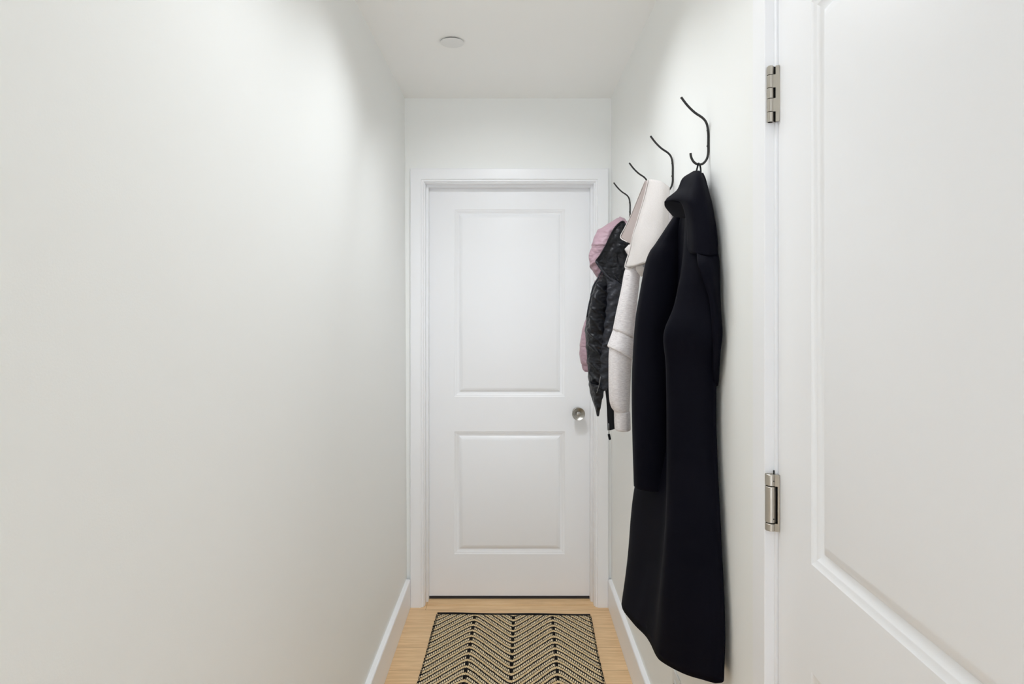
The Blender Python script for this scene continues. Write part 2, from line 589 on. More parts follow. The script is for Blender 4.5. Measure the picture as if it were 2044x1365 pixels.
def leaf_plate(bm, z0, z1, x0, y0, x1, y1, bow=0.0, t=0.0024, n=40, notch=(), back=0.0):
    """hinge leaf seen beside the barrel: a plate from (x0,y0) to (x1,y1) whose outer edge bows and
    whose inner edge is cut back beside the other leaf's knuckles"""
    rows = []
    zs = sorted([z0 + (z1 - z0) * i / n for i in range(n + 1)] + [v for a, b in notch for v in (a - 1e-4, a + 1e-4, b - 1e-4, b + 1e-4) if z0 < v < z1])
    for z in zs:
        f = (z - z0) / (z1 - z0)
        e = bow * (math.sin(math.pi * min(1, max(0, f))) ** 0.7)
        dx, dy = x1 - x0, y1 - y0
        L = math.hypot(dx, dy)
        nx, ny = -dy / L * t / 2, dx / L * t / 2
        cut = back if any(a < z < b for a, b in notch) else 0.0
        ax, ay = x0 + dx / L * cut, y0 + dy / L * cut
        bx, by = x1 + dx / L * e, y1 + dy / L * e
        rows.append([Vector((ax + nx, ay + ny, z)), Vector((bx + nx, by + ny, z)), Vector((bx - nx, by - ny, z)), Vector((ax - nx, ay - ny, z))])
    V = grid_mesh(bm, rows, True)
    bm.faces.new(V[0]); bm.faces.new(V[-1])


# plain butt hinge: five knuckles and the leaf that wraps to the door edge
bx, by = 0.4695, 1.1495
z0h, z1h = 1.7765, 1.8785
ks = [z0h, z0h + 0.0185, z0h + 0.0425, z0h + 0.0620, z0h + 0.0855, z1h + 0.001]
bm = bmesh.new()
leaf_plate(bm, z0h, z1h - 0.001, bx + 0.002, by - 0.0035, HX - 0.0010, HY - 0.0060, 0.0016, notch=[(ks[0] - 1, ks[1]), (ks[2], ks[3]), (ks[4], ks[5] + 1)], back=0.0058)
hg = link('hinge', bm, M['nickel'], d2, smooth=False); autosmooth(hg, 30)
hg['label'] = 'satin nickel butt hinge near the top of the side door'
for i in range(5):
    bm = bmesh.new()
    gap = 0.0005
    lathe(bm, (bx, by, ks[i] + gap), (0, 0, 1), [(0, 0.0056), (0.0003, 0.0059), (ks[i + 1] - ks[i] - 0.0025 if i == 4 else ks[i + 1] - ks[i] - gap * 2 - 0.0003, 0.0059),
          (ks[i + 1] - ks[i] - gap * 2, 0.0045 if i == 4 else 0.0056)], 28)
    autosmooth(link('knuckle', bm, M['nickel'], hg), 40)
bm = bmesh.new(); cyl(bm, bx, by, z0h + 0.0005, z1h, 0.0049)
box(bm, bx + 0.001, HX - 0.0016, by - 0.0022, by - 0.0005, z0h + 0.001, z1h - 0.001)  # near-black strip painting in the shade beside the knuckles
link('pin_and_gap_shade', bm, M['shadowgap'], hg)
# spring hinge: one fat barrel between two collars
bx, by = 0.4700, 1.1500
z0h, z1h = 1.0345, 1.1370
bm = bmesh.new(); leaf_plate(bm, z0h, z1h, bx + 0.0050, by - 0.0065, HX - 0.0010, HY - 0.0070, 0.0006, notch=[(z0h + 0.0140, z1h - 0.0210)], back=0.0052)
hg = link('hinge', bm, M['nickel'], d2, smooth=False); autosmooth(hg, 30)
hg['label'] = 'fat satin nickel spring hinge lower on the side door'
for a, c_ in ((z0h, z0h + 0.0135), (z0h + 0.0150, z1h - 0.0220), (z1h - 0.0205, z1h)):
    bm = bmesh.new(); cyl(bm, bx, by, a, c_, 0.0093, 36)
    autosmooth(link('barrel', bm, M['nickel'], hg), 40)
bm = bmesh.new(); cyl(bm, bx, by, z0h + 0.003, z1h - 0.002, 0.0080)
box(bm, bx + 0.002, HX - 0.0016, by - 0.0045, by - 0.0028, z0h + 0.004, z1h - 0.004)  # dark strip in place of the shaded gap beside the barrel
link('pin_and_gap_shade', bm, M['shadowgap'], hg)
bm = bmesh.new(); cyl(bm, bx + 0.005, by - 0.003, z1h - 0.004, z1h + 0.0075, 0.0012, 12)
link('tension_pin', bm, M['shadowgap'], hg)
for zz in (z1h - 0.0115, z0h + 0.0225):
    bm = bmesh.new()
    dirv = Vector((0.0004, -1, 0)).normalized()
    lathe(bm, (bx + 0.0022, by - 0.0090, zz), (0.22, -0.97, 0), [(-0.001, 0.0013), (0.00025, 0.0013), (0.00025, 0)], 14)
    link('adjusting_hole', bm, M['slot'], hg)

# ------------------------------------------------------------------ sprinkler cover on the ceiling
sx, sy = -0.2310, 2.415
e = empty('sprinkler_cover', (sx, sy, CH))
tag(e, 'round white sprinkler cover plate on the corridor ceiling', 'sprinkler')
bm = bmesh.new(); lathe(bm, (sx, sy, CH + 0.002), (0, 0, -1), [(0, 0.036), (0.0075, 0.036), (0.0075, 0.0)], 48)  # near-black disc painting shade into the gap above the cover plate
autosmooth(link('gap_shade_disc', bm, M['shadowgap'], e), 40)
bm = bmesh.new(); lathe(bm, (sx, sy, CH - 0.0050), (0, 0, -1), [(0, 0.0), (0.0, 0.0435), (0.0006, 0.0445), (0.0022, 0.0445), (0.0034, 0.0425), (0.0040, 0.030), (0.0043, 0.0)], 64)
autosmooth(link('cover_plate', bm, M['sprinkler'], e), 40)

# ------------------------------------------------------------------ wall outlet low on the right wall
oy, oz = 1.836, 0.322
e = empty('wall_outlet', (XR, oy, oz))
tag(e, 'white electrical outlet low on the right wall under the navy coat', 'outlet')
bm = bmesh.new(); box(bm, XR - 0.0055, XR, oy - 0.036, oy + 0.036, oz - 0.058, oz + 0.058)
o = link('cover_plate', bm, M['plastic'], e, smooth=False); bevel(o, 0.003, 3)
for dz in (-0.0195, 0.0195):
    bm = bmesh.new()
    lathe(bm, (XR - 0.0050, oy, oz + dz), (-1, 0, 0), [(0, 0.0165), (0.0025, 0.0165), (0.0032, 0.0155), (0.0032, 0)], 28)
    r = autosmooth(link('socket', bm, M['plastic'], e), 40)
    bm = bmesh.new()
    for dy in (-0.006, 0.006):
        box(bm, XR - 0.0085, XR - 0.0078, oy + dy - 0.0012, oy + dy + 0.0012, oz + dz - 0.004, oz + dz + 0.005)
    link('slots', bm, M['slot'], r, smooth=False)

# ------------------------------------------------------------------ the four iron hooks
hook_labels = [
    ('black iron hook carrying the long navy coat, nearest the side door', 1.535),
    ('black iron hook with the pale grey sweatshirt draped over its lower curl', 1.876),
    ('black iron hook poking up beyond the pale sweatshirt hood, only its upper arm showing', 2.217),
    ('black iron hook holding the pink puffer jacket, closest to the end door', 2.558),
]
HXW = XR - 0.0031


def hook_path(i):
    """x offset from the shank, z height"""
    pts = [(-0.0660, 1.953), (-0.0505, 1.9330), (-0.0330, 1.9160), (-0.0130, 1.9020), (-0.0035, 1.8880), (0.0, 1.8650), (0.0, 1.8400), (0.0, 1.8180),
           (-0.0040, 1.8020), (-0.0130, 1.7915), (-0.0240, 1.7895), (-0.0345, 1.7950), (-0.0410, 1.8060), (-0.0430, 1.8170 if i < 2 else 1.8050)]
    return pts


for i, (lab, y) in enumerate(hook_labels):
    e = empty('coat_hook', (XR, y, 1.85))
    tag(e, lab, 'hook', 'wrought iron coat hooks on the right wall')
    bm = bmesh.new()
    tube(bm, [(HXW + dx, y, z) for dx, z in hook_path(i)], 0.0029, 14, 8)
    link('rod', bm, M['iron'], e)
    for zz in (1.872, 1.834):
        bm = bmesh.new()
        lathe(bm, (HXW - 0.0020, y, zz), (-1, 0, 0), [(0, 0.0022), (0.0012, 0.0022), (0.0019, 0.0013), (0.0019, 0)], 16)
        link('screw', bm, M['iron'], e)

# ------------------------------------------------------------------ long navy coat on the nearest hook
coat = empty('coat', (0.455, 1.535, 1.78))
tag(coat, 'long navy wool coat hanging by its loop from the nearest hook', 'coat')

NEAR = [  # z : p0..p6 near the wall, near panel, its front edge and the hollow behind it; then the far half
    (0.6176, [(.466, 1.394), (.448, 1.383), (.416, 1.398), (.383, 1.423), (.3500, 1.463), (.3400, 1.497), (.336, 1.575), (.316, 1.645), (.3006, 1.737), (.325, 1.80), (.39, 1.83), (.452, 1.82), (.470, 1.75), (.472, 1.55)]),
    (0.75, [(.468, 1.394), (.452, 1.382), (.420, 1.393), (.385, 1.417), (.3545, 1.455), (.3480, 1.492), (.361, 1.565), (.345, 1.64), (.3207, 1.737), (.340, 1.80), (.40, 1.83), (.457, 1.815), (.470, 1.75), (.472, 1.55)]),
    (0.95, [(.468, 1.424), (.455, 1.411), (.425, 1.413), (.392, 1.432), (.3650, 1.465), (.3640, 1.502), (.385, 1.57), (.365, 1.65), (.3410, 1.735), (.355, 1.79), (.41, 1.82), (.460, 1.805), (.470, 1.74), (.472, 1.57)]),
    (1.15, [(.468, 1.452), (.456, 1.440), (.427, 1.435), (.394, 1.447), (.3660, 1.474), (.3690, 1.512), (.408, 1.575), (.405, 1.65), (.395, 1.72), (.400, 1.77), (.43, 1.79), (.463, 1.775), (.470, 1.72), (.472, 1.58)]),
    (1.30, [(.467, 1.447), (.455, 1.437), (.425, 1.433), (.390, 1.446), (.3625, 1.472), (.3680, 1.510), (.415, 1.575), (.415, 1.65), (.405, 1.71), (.410, 1.755), (.44, 1.775), (.463, 1.76), (.470, 1.71), (.472, 1.58)]),
    (1.38, [(.466, 1.423), (.454, 1.413), (.420, 1.421), (.385, 1.438), (.3545, 1.464), (.3640, 1.502), (.418, 1.575), (.418, 1.64), (.408, 1.70), (.413, 1.745), (.44, 1.765), (.463, 1.75), (.470, 1.70), (.472, 1.57)]),
    (1.45, [(.466, 1.436), (.454, 1.427), (.430, 1.432), (.402, 1.446), (.3800, 1.471), (.388, 1.505), (.420, 1.57), (.422, 1.63), (.412, 1.69), (.416, 1.73), (.44, 1.75), (.463, 1.735), (.470, 1.69), (.472, 1.56)]),
    (1.54, [(.466, 1.440), (.456, 1.432), (.436, 1.435), (.415, 1.450), (.4000, 1.478), (.405, 1.510), (.424, 1.565), (.426, 1.62), (.416, 1.67), (.420, 1.71), (.44, 1.72), (.463, 1.71), (.470, 1.67), (.472, 1.55)]),
    (1.62, [(.466, 1.446), (.457, 1.442), (.440, 1.446), (.423, 1.462), (.4130, 1.486), (.414, 1.515), (.425, 1.56), (.428, 1.605), (.423, 1.64), (.428, 1.67), (.445, 1.68), (.463, 1.67), (.470, 1.64), (.472, 1.54)]),
    (1.69, [(.466, 1.480), (.458, 1.476), (.445, 1.480), (.432, 1.490), (.4230, 1.505), (.423, 1.525), (.428, 1.55), (.430, 1.58), (.430, 1.60), (.437, 1.62), (.450, 1.625), (.463, 1.62), (.469, 1.60), (.470, 1.54)]),
    (1.745, [(.462, 1.505), (.456, 1.502), (.449, 1.504), (.442, 1.510), (.4370, 1.518), (.436, 1.53), (.438, 1.545), (.440, 1.556), (.443, 1.565), (.448, 1.572), (.455, 1.573), (.462, 1.57), (.466, 1.555), (.466, 1.53)]),
    (1.766, [(.460, 1.522), (.457, 1.521), (.453, 1.522), (.449, 1.525), (.4470, 1.529), (.446, 1.534), (.447, 1.54), (.449, 1.545), (.451, 1.549), (.454, 1.551), (.458, 1.551), (.461, 1.549), (.463, 1.542), (.463, 1.53)]),
]
rows = [[Vector((x, y, z)) for x, y in pts] for z, pts in NEAR]
rows[0][0].z += 0.010      # the near hem corner is rounded up a little
rows[0][13].z += 0.006
Gd = surf(rows, 7, 8, True)
bm = bmesh.new()
wr = fold(3.1, 0.0022, 14, 2.0)
grid_mesh(bm, Gd, True, (True, True), lambda u, v, p: wr(u, v, p) * (1.0 if p.x < 0.44 else 0.0))
link('body', bm, M['navy'], coat)

# sleeve (its cuff is the straight edge half way down)
YS = 1.665
srow = [(1354, 1374, 418, 420, 1.600, .012, 0), (1347, 1374, 428, 430, 1.630, .022, 0), (1333, 1373, 449, 449, 1.650, .032, 0), (1310, 1366, 484, 480, YS, .040, 0), (1297, 1362, 503, 500, YS, .043, 0), (1288, 1360, 531, 528, YS, .045, 0),
        (1275, 1354, 603, 603, YS, .045, 0), (1269, 1350, 644, 644, YS, .044, 0), (1264, 1346, 716, 716, YS, .043, 0), (1262, 1343, 775, 775, YS, .042, 0),
        (1263, 1342, 860, 860, YS, .042, 0), (1265, 1342, 942, 944, YS, .041, 0), (1266, 1342, 971, 974, YS, .041, 0)]
rows = ring_rows(srow, 18, 2.6)
Gd = surf(rows, 4, 6, True)
# turn the cuff edge in
last = Gd[-1]
cen = sum(last, Vector((0, 0, 0))) / len(last)
Gd.append([cen + (p - cen) * 0.965 - Vector((0, 0, 0.0012)) for p in last])
Gd.append([cen + (p - cen) * 0.90 + Vector((0, 0, 0.004)) for p in last])
Gd.append([cen + (p - cen) * 0.86 + Vector((0, 0, 0.05)) for p in last])
bm = bmesh.new()
wr2 = fold(8.4, 0.0018, 10, 2.5)
grid_mesh(bm, Gd, True, (True, True), lambda u, v, p: wr2(u, v, p) if u < 0.9 else 0)
link('sleeve', bm, M['navy'], coat)

# wide turned-down collar
crow = [
    [P(1381, 343, 1.545), P(1385, 341, 1.530), P(1390, 340.5, 1.515), P(1397, 341, 1.510), P(1401, 346, 1.515)],
    [P(1362, 356, 1.555), P(1374, 354, 1.515), P(1386, 353, 1.485), P(1398, 354, 1.480), P(1408, 362, 1.490)],
    [P(1351, 379, 1.560), P(1366, 374, 1.505), P(1383, 375, 1.465), P(1403, 378, 1.458), P(1417, 388, 1.475)],
    [P(1329, 399, 1.560), P(1354, 394, 1.500), P(1378, 398, 1.450), P(1406, 402, 1.444), P(1423, 412, 1.460)],
    [P(1356, 402, 1.505), P(1364, 408, 1.480), P(1382, 420, 1.444), P(1410, 426, 1.434), P(1427, 436, 1.450)],
    [P(1367, 428, 1.490), P(1371, 434, 1.472), P(1386, 446, 1.438), P(1412, 452, 1.426), P(1431, 460, 1.440)],
    [P(1371, 462, 1.486), P(1374, 466, 1.470), P(1388, 474, 1.434), P(1413, 478, 1.420), P(1433, 482, 1.436)],
    [P(1371, 500, 1.484), P(1374, 503, 1.470), P(1388, 507, 1.434), P(1414, 510, 1.416), P(1434, 508, 1.434)],
]
Gd = surf(crow, 8, 8)
bm = bmesh.new(); grid_mesh(bm, Gd)
o = link('collar', bm, M['navy'], coat); solid(o, 0.006, -1)
# underside of the collar tip, folded back to the shoulder
urow = [[P(1329, 399, 1.563), P(1342, 398, 1.535), P(1364, 401, 1.500)],
        [P(1331, 410, 1.585), P(1344, 410, 1.555), P(1373, 412, 1.502)],
        [P(1346, 428, 1.600), P(1358, 431, 1.565), P(1379, 434, 1.510)]]
bm = bmesh.new(); grid_mesh(bm, surf(urow, 6, 6))
o = link('under_collar', bm, M['navy'], coat); solid(o, 0.006, -1)
# lapel on the near front
lrow = [[P(1392, 500, 1.446), P(1410, 499, 1.440), P(1428, 498, 1.452)],
        [P(1391, 514, 1.428), P(1410, 514, 1.424), P(1431, 512, 1.442)],
        [P(1394, 530, 1.412), P(1412, 531, 1.408), P(1432.5, 532, 1.432)],
        [P(1403, 556, 1.408), P(1418, 562, 1.404), P(1433, 568, 1.427)],
        [P(1414, 582, 1.408), P(1424, 592, 1.404), P(1433.5, 600, 1.420)],
        [P(1420, 611, 1.408), P(1428, 625, 1.404), P(1436, 638, 1.412)],
        [P(1424, 650, 1.410), P(1431, 660, 1.405), P(1438.5, 666, 1.409)],
        [P(1427, 690, 1.416), P(1431, 694, 1.412), P(1436.5, 696, 1.413)],
        [P(1427, 730, 1.428), P(1429, 735, 1.425), P(1432, 735, 1.428)],
        [P(1427, 765, 1.448), P(1428, 768, 1.447), P(1429, 768, 1.450)]]
bm = bmesh.new(); grid_mesh(bm, surf(lrow, 6, 6))
o = link('lapel', bm, M['navy'], coat); solid(o, 0.006, -1)
# hanging loop over the hook
bm = bmesh.new()
tube(bm, [P(1389, 346, 1.522), P(1392, 334, 1.530), P(1394.5, 326.0, 1.535), P(1398, 333, 1.540), P(1399, 347, 1.530)], 0.0021, 8, 6)
link('hanger_loop', bm, M['trimtape'], coat)

# ------------------------------------------------------------------ pale grey sweatshirt on the second hook
sw = empty('sweatshirt', (0.44, 1.88, 1.80))
tag(sw, 'pale heather grey hooded sweatshirt hanging between navy coat and pink jacket', 'sweatshirt')
hrow = [
    [P(1295.5, 358.5, 1.905), P(1298, 357.5, 1.885), P(1307, 359, 1.860), P(1322, 363, 1.845), P(1337, 374, 1.840)],
    [P(1285.5, 398, 1.905), P(1292, 396, 1.868), P(1306, 396, 1.838), P(1322, 400, 1.822), P(1336, 406, 1.826)],
    [P(1273.5, 440, 1.905), P(1283, 440, 1.855), P(1302, 440, 1.822), P(1320, 442, 1.808), P(1333, 446, 1.814)],
    [P(1264.5, 470, 1.905), P(1276, 472, 1.850), P(1297, 473, 1.815), P(1317, 474, 1.802), P(1331, 476, 1.808)],
    [P(1258.5, 499, 1.905), P(1271, 501, 1.848), P(1292, 500, 1.812), P(1314, 500, 1.800), P(1329, 500, 1.806)],
    [P(1248.5, 533, 1.905), P(1266, 531, 1.848), P(1288, 523, 1.812), P(1311, 519, 1.800), P(1327, 518, 1.806)],
]
bm = bmesh.new()
wr3 = fold(1.7, 0.0060, 15, 6)
grid_mesh(bm, surf(hrow, 8, 8), disp=lambda u, v, p: wr3(u, v, p) * math.sin(math.pi * u))
o = link('hood', bm, M['heather_hood'], sw); solid(o, 0.005, -1)
# piped edge seams of the hood
bm = bmesh.new()
tube(bm, [P(1294, 359, 1.906), P(1284, 399, 1.906), P(1272, 440, 1.906), P(1263, 470, 1.906), P(1257, 499, 1.906), P(1247.5, 532, 1.906), P(1258, 535, 1.884), P(1270, 529.5, 1.846), P(1288, 523.5, 1.812)], 0.0018, 8, 6)
link('hood_hem', bm, M['heather_hood'], o)
# the far half of the hood, behind the front edge
frow = [
    [P(1288.5, 361, 1.945), P(1291, 360, 1.925), P(1294, 360, 1.905)],
    [P(1274, 396, 1.975), P(1280, 402, 1.940), P(1286, 402, 1.910)],
    [P(1260, 430, 1.995), P(1268, 440, 1.945), P(1276, 442, 1.915)],
    [P(1248, 455, 2.005), P(1258, 465, 1.950), P(1268, 472, 1.920)],
    [P(1239, 474, 2.010), P(1252, 483, 1.955), P(1264, 490, 1.920)],
]
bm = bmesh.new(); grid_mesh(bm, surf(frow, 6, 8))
o = link('hood_back', bm, M['fleece_shaded'], sw); solid(o, 0.004, -1)
bm = bmesh.new(); tube(bm, [P(1287.5, 361, 1.946), P(1273, 396, 1.976), P(1259, 430, 1.996), P(1247, 455, 2.006), P(1238.5, 473.5, 2.011), P(1252, 483, 1.956)], 0.0016, 8, 6)
link('hood_hem', bm, M['heather_hood'], o)
# small turned corner of the neckband under the hood
nrow = [[P(1255, 488, 1.950), P(1262, 487, 1.930)], [P(1250.5, 493, 1.953), P(1261, 494, 1.930)], [P(1246.8, 497.5, 1.955), P(1260, 500, 1.930)], [P(1249.5, 503, 1.952), P(1260, 506, 1.930)], [P(1252.5, 508, 1.950), P(1260, 512, 1.930)]]
bm = bmesh.new(); grid_mesh(bm, surf(nrow, 6, 6))
o = link('neckband', bm, M['heather_hood'], sw); solid(o, 0.004, -1)
# drawcord eyelet flap peeping out below the hood
trow = [[P(1272, 527, 1.855), P(1284, 522, 1.845), P(1296, 518, 1.84)], [P(1271, 538, 1.855), P(1284, 536, 1.842), P(1296, 534, 1.84)], [P(1281, 551, 1.862), P(1287, 547, 1.85), P(1296, 545, 1.84)]]
bm = bmesh.new(); grid_mesh(bm, surf(trow, 6, 6))
o = link('front_flap', bm, M['heather_hood'], sw); solid(o, 0.004, -1)
bm = bmesh.new(); lathe(bm, P(1285, 531, 1.834), (-0.3, -1, 0), [(0, 0.0032), (0.0016, 0.0032), (0.002, 0.0022), (0.0005, 0.0018), (0.0005, 0)], 18)
link('eyelet', bm, M['zip'], o)

YW = 1.925
brow = [(1262, 1284, 505, 508, YW, .022, 0), (1252, 1280, 524, 530, YW, .034, 0), (1249, 1278, 535, 541, YW, .040, 0), (1245, 1275.5, 549, 555, YW, .043, 0), (1239.6, 1271.5, 582, 589, YW, .046, 0), (1231, 1266.5, 624, 634, YW, .048, 0), (1224, 1263, 658, 676, YW, .050, 0)]
rows = ring_rows(brow, 18, 2.3)
Gd = surf(rows, 4, 7, True)
bm = bmesh.new()


def swdisp(u, v, p):
    return wr3(u, v, p) * 0.45 - 0.0035 * math.exp(-((v - 0.60) / 0.03) ** 2) * min(1, u * 4)


grid_mesh(bm, Gd, True, (True, True), swdisp)
body_o = link('body', bm, M['heather'], sw)
bm = bmesh.new()
tube(bm, [P(1246, 549.5, 1.878), P(1251, 549.5, 1.868), P(1256, 549.0, 1.862)], 0.0009, 6, 4)
link('pocket_seam', bm, M['heather'], body_o)
# ribbed waistband with its slanted lower edge
wrow = [(1224.3, 1263.1, 657.5, 675.5, YW, .0500, 0), (1221.2, 1263.0, 667, 686, YW, .0525, 0), (1217.4, 1262.6, 677, 698, YW, .0545, 0), (1213.4, 1261.9, 689.5, 714, YW, .056, 0), (1214.2, 1261.0, 692.5, 717, YW, .050, 0)]
rows = ring_rows(wrow, 18, 2.3)
bm = bmesh.new(); grid_mesh(bm, surf(rows, 4, 5, True), True, (True, True))
link('waistband', bm, M['heather'], sw)
# sleeve hanging out below the waistband
vrow = [(1227, 1258, 672, 680, YW, .036, 0), (1221, 1259, 685, 693, YW, .042, 0), (1216.5, 1259.8, 700, 708, YW, .046, 0), (1215, 1258.5, 738, 740, YW, .046, 0), (1215.2, 1257.5, 770, 770, YW, .045, 0), (1217, 1256.6, 798, 798, YW, .043, 0), (1221, 1256, 813, 813, YW, .041, 0), (1226, 1255.8, 820, 821, YW, .037, 0)]
rows = ring_rows(vrow, 18, 2.3)
bm = bmesh.new(); wr5 = fold(5.5, 0.003, 14, 5)
grid_mesh(bm, surf(rows, 4, 7, True), True, (True, True), lambda u, v, p: wr5(u, v, p))
link('sleeve', bm, M['heather'], sw)
urow = [(1225.5, 1256.0, 819, 820, YW, .036, 0), (1226.6, 1256.8, 823, 824, YW, .038, 0), (1227.2, 1257.3, 842, 843, YW, .038, 0), (1228, 1257.6, 855, 854, YW, .037, 0), (1229, 1256.6, 858, 857, YW, .034, 0)]
rows = ring_rows(urow, 18, 2.3)
bm = bmesh.new()
grid_mesh(bm, surf(rows, 6, 6, True), True, (True, True), lambda u, v, p: 0.0006 * math.sin(v * 2 * math.pi * 50))
link('cuff', bm, M['heather'], sw)
# back of the garment, lying against the wall between hook and hem
krow = [[(.452, 1.862), (.458, 1.850), (.464, 1.87), (.460, 1.895)], [(.440, 1.90), (.446, 1.83), (.466, 1.85), (.466, 1.90)], [(.432, 1.91), (.440, 1.82), (.468, 1.83), (.468, 1.92)],
        [(.425, 1.90), (.435, 1.80), (.470, 1.80), (.470, 1.91)], [(.425, 1.90), (.435, 1.80), (.470, 1.80), (.470, 1.91)]]
kz = [1.772, 1.72, 1.64, 1.50, 1.30]
rows = [[Vector((x, y, z)) for x, y in r] for r, z in zip(krow, kz)]
bm = bmesh.new(); grid_mesh(bm, surf(rows, 6, 6, True), True, (True, True))
link('back_panel', bm, M['heather'], sw)

# ------------------------------------------------------------------ pink puffer jacket on the far hook
pj = empty('puffer_jacket', (0.44, 2.55, 1.80))
tag(pj, 'mauve pink hooded puffer jacket hung open to show its black quilted lining', 'jacket')
YP = 2.52


def quilt(p, sc=0.056, amp=0.0062, lean=1.3):
    """puffed lozenges between slanted stitch lines"""
    n = noise.noise(Vector((p.x * 16, p.y * 16, p.z * 16)))
    n2 = noise.noise(Vector((p.x * 48 + 3, p.y * 48, p.z * 62)))
    n3 = noise.noise(Vector((p.x * 120 + 9, p.y * 120, p.z * 150)))
    a = (p.z + lean * (p.x - 0.3) + 0.2 * p.y) / sc + 0.30 * n
    d = abs(a - round(a))                       # 0 on a stitch line
    groove = math.exp(-(d / 0.15) ** 2)
    return amp * (0.35 * math.sqrt(max(0.0, 1 - (2 * (0.5 - d)) ** 2)) - 1.0 * groove + 0.35 * n2)


# hood shell (pink, stuffed)
hood_rows = [
    [P(1239, 433, YP + .02), P(1241, 436, YP - .02), P(1243, 440, YP - .03), P(1247, 442, YP - .02), P(1250, 442, YP), P(1247, 436, YP + .06)],
    [P(1231, 436.5, YP + .02), P(1230, 445, YP - .04), P(1231, 452, YP - .05), P(1243, 462, YP - .03), P(1255, 460, YP), P(1245, 443, YP + .06)],
    [P(1214.5, 447, YP), P(1212, 457, YP - .05), P(1221, 466, YP - .06), P(1240, 486, YP - .03), P(1256, 482, YP + .01), P(1242, 462, YP + .04)],
    [P(1197, 459, YP), P(1198, 470, YP - .05), P(1214, 482, YP - .065), P(1234, 500, YP - .03), P(1252, 500, YP + .01), P(1232, 478, YP + .05)],
    [P(1188.5, 473, YP), P(1190, 483, YP - .05), P(1209, 493, YP - .065), P(1228, 510, YP - .03), P(1246, 512, YP + .01), P(1222, 492, YP + .05)],
    [P(1184.5, 489, YP), P(1187, 495, YP - .045), P(1203, 505, YP - .06), P(1222, 520, YP - .03), P(1240, 524, YP + .01), P(1214, 506, YP + .05)],
    [P(1179, 503, YP), P(1182, 508, YP - .04), P(1196, 515, YP - .055), P(1217, 530, YP - .03), P(1235, 536, YP + .01), P(1208, 520, YP + .05)],
    [P(1177.5, 516, YP), P(1180, 520, YP - .04), P(1192, 524, YP - .05), P(1213, 540, YP - .03), P(1231, 546, YP + .01), P(1205, 533, YP + .05)],
    [P(1179, 530, YP), P(1182, 532, YP - .035), P(1194, 533, YP - .045), P(1211, 548, YP - .02), P(1228, 556, YP + .01), P(1205, 546, YP + .05)],
    [P(1184.5, 543, YP), P(1187, 544, YP - .03), P(1197, 544, YP - .04), P(1211, 556, YP - .02), P(1226, 562, YP + .01), P(1206, 556, YP + .04)],
    [P(1192.5, 554, YP), P(1194, 555, YP - .02), P(1200, 556, YP - .03), P(1211, 562, YP - .02), P(1222, 566, YP + .01), P(1208, 562, YP + .03)],
]


def puff(u, v, p):
    n = noise.noise(Vector((p.x * 30, p.y * 30, p.z * 30)))
    # stitched channels of the hood
    s = 0
    for c in (0.27, 0.47, 0.80):
        s -= 0.0042 * math.exp(-((u - c + (v - 0.1) * 0.5) / 0.022) ** 2)
    n2 = noise.noise(Vector((p.x * 80, p.y * 80, p.z * 80)))
    return s + 0.0018 * n + 0.0010 * n2


bm = bmesh.new()
grid_mesh(bm, surf(hood_rows, 10, 10, True), True, (True, True), puff)
link('hood', bm, M['pink'], pj)
# black lining inside the hood
lin_rows = [
    [P(1240, 443, YP - .055), P(1244, 443, YP - .065), P(1249, 446, YP - .06), P(1256, 452, YP - .05)],
    [P(1226, 457, YP - .075), P(1234, 458, YP - .075), P(1246, 462, YP - .065), P(1258, 468, YP - .05)],
    [P(1217, 474, YP - .085), P(1226, 478, YP - .080), P(1242, 484, YP - .070), P(1258, 490, YP - .05)],
    [P(1208, 493, YP - .090), P(1220, 499, YP - .080), P(1238, 508, YP - .075), P(1257, 514, YP - .05)],
    [P(1198, 510, YP - .090), P(1212, 520, YP - .080), P(1233, 532, YP - .075), P(1254, 538, YP - .05)],
    [P(1190, 521, YP - .090), P(1206, 538, YP - .085), P(1229, 556, YP - .080), P(1250, 566, YP - .05)],
    [P(1194, 527, YP - .085), P(1210, 545, YP - .085), P(1230, 566, YP - .080), P(1249, 578, YP - .05)],
]


def lindisp(u, v, p):
    n = noise.noise(Vector((p.x * 45, p.y * 45, p.z * 30 + 4)))
    n2 = noise.noise(Vector((p.x * 110, p.y * 110, p.z * 80)))
    return (0.013 * n + 0.004 * n2) * min(1.0, 5 * u * (1 - u)) * (0.3 + v)


bm = bmesh.new()
grid_mesh(bm, surf(lin_rows, 10, 8), disp=lindisp)
hl = link('hood_lining', bm, M['lining'], pj); solid(hl, 0.004, -1)
bm = bmesh.new()
tube(bm, [P(1247, 444, YP - .068), P(1242.5, 442, YP - .066), P(1236, 446, YP - .07), P(1226, 457, YP - .08), P(1217, 474, YP - .09), P(1208, 493, YP - .095), P(1198, 510, YP - .095), P(1189.5, 521, YP - .095)], 0.0032, 8, 6)
link('binding', bm, M['trimtape'], hl)
bm = bmesh.new()
tube(bm, [P(1189.5, 521, YP - .095), P(1196, 531, YP - .10), P(1208, 547, YP - .105), P(1222, 561, YP - .10), P(1236, 573, YP - .09)], 0.0048, 8, 6)
link('binding', bm, M['facing'], hl)

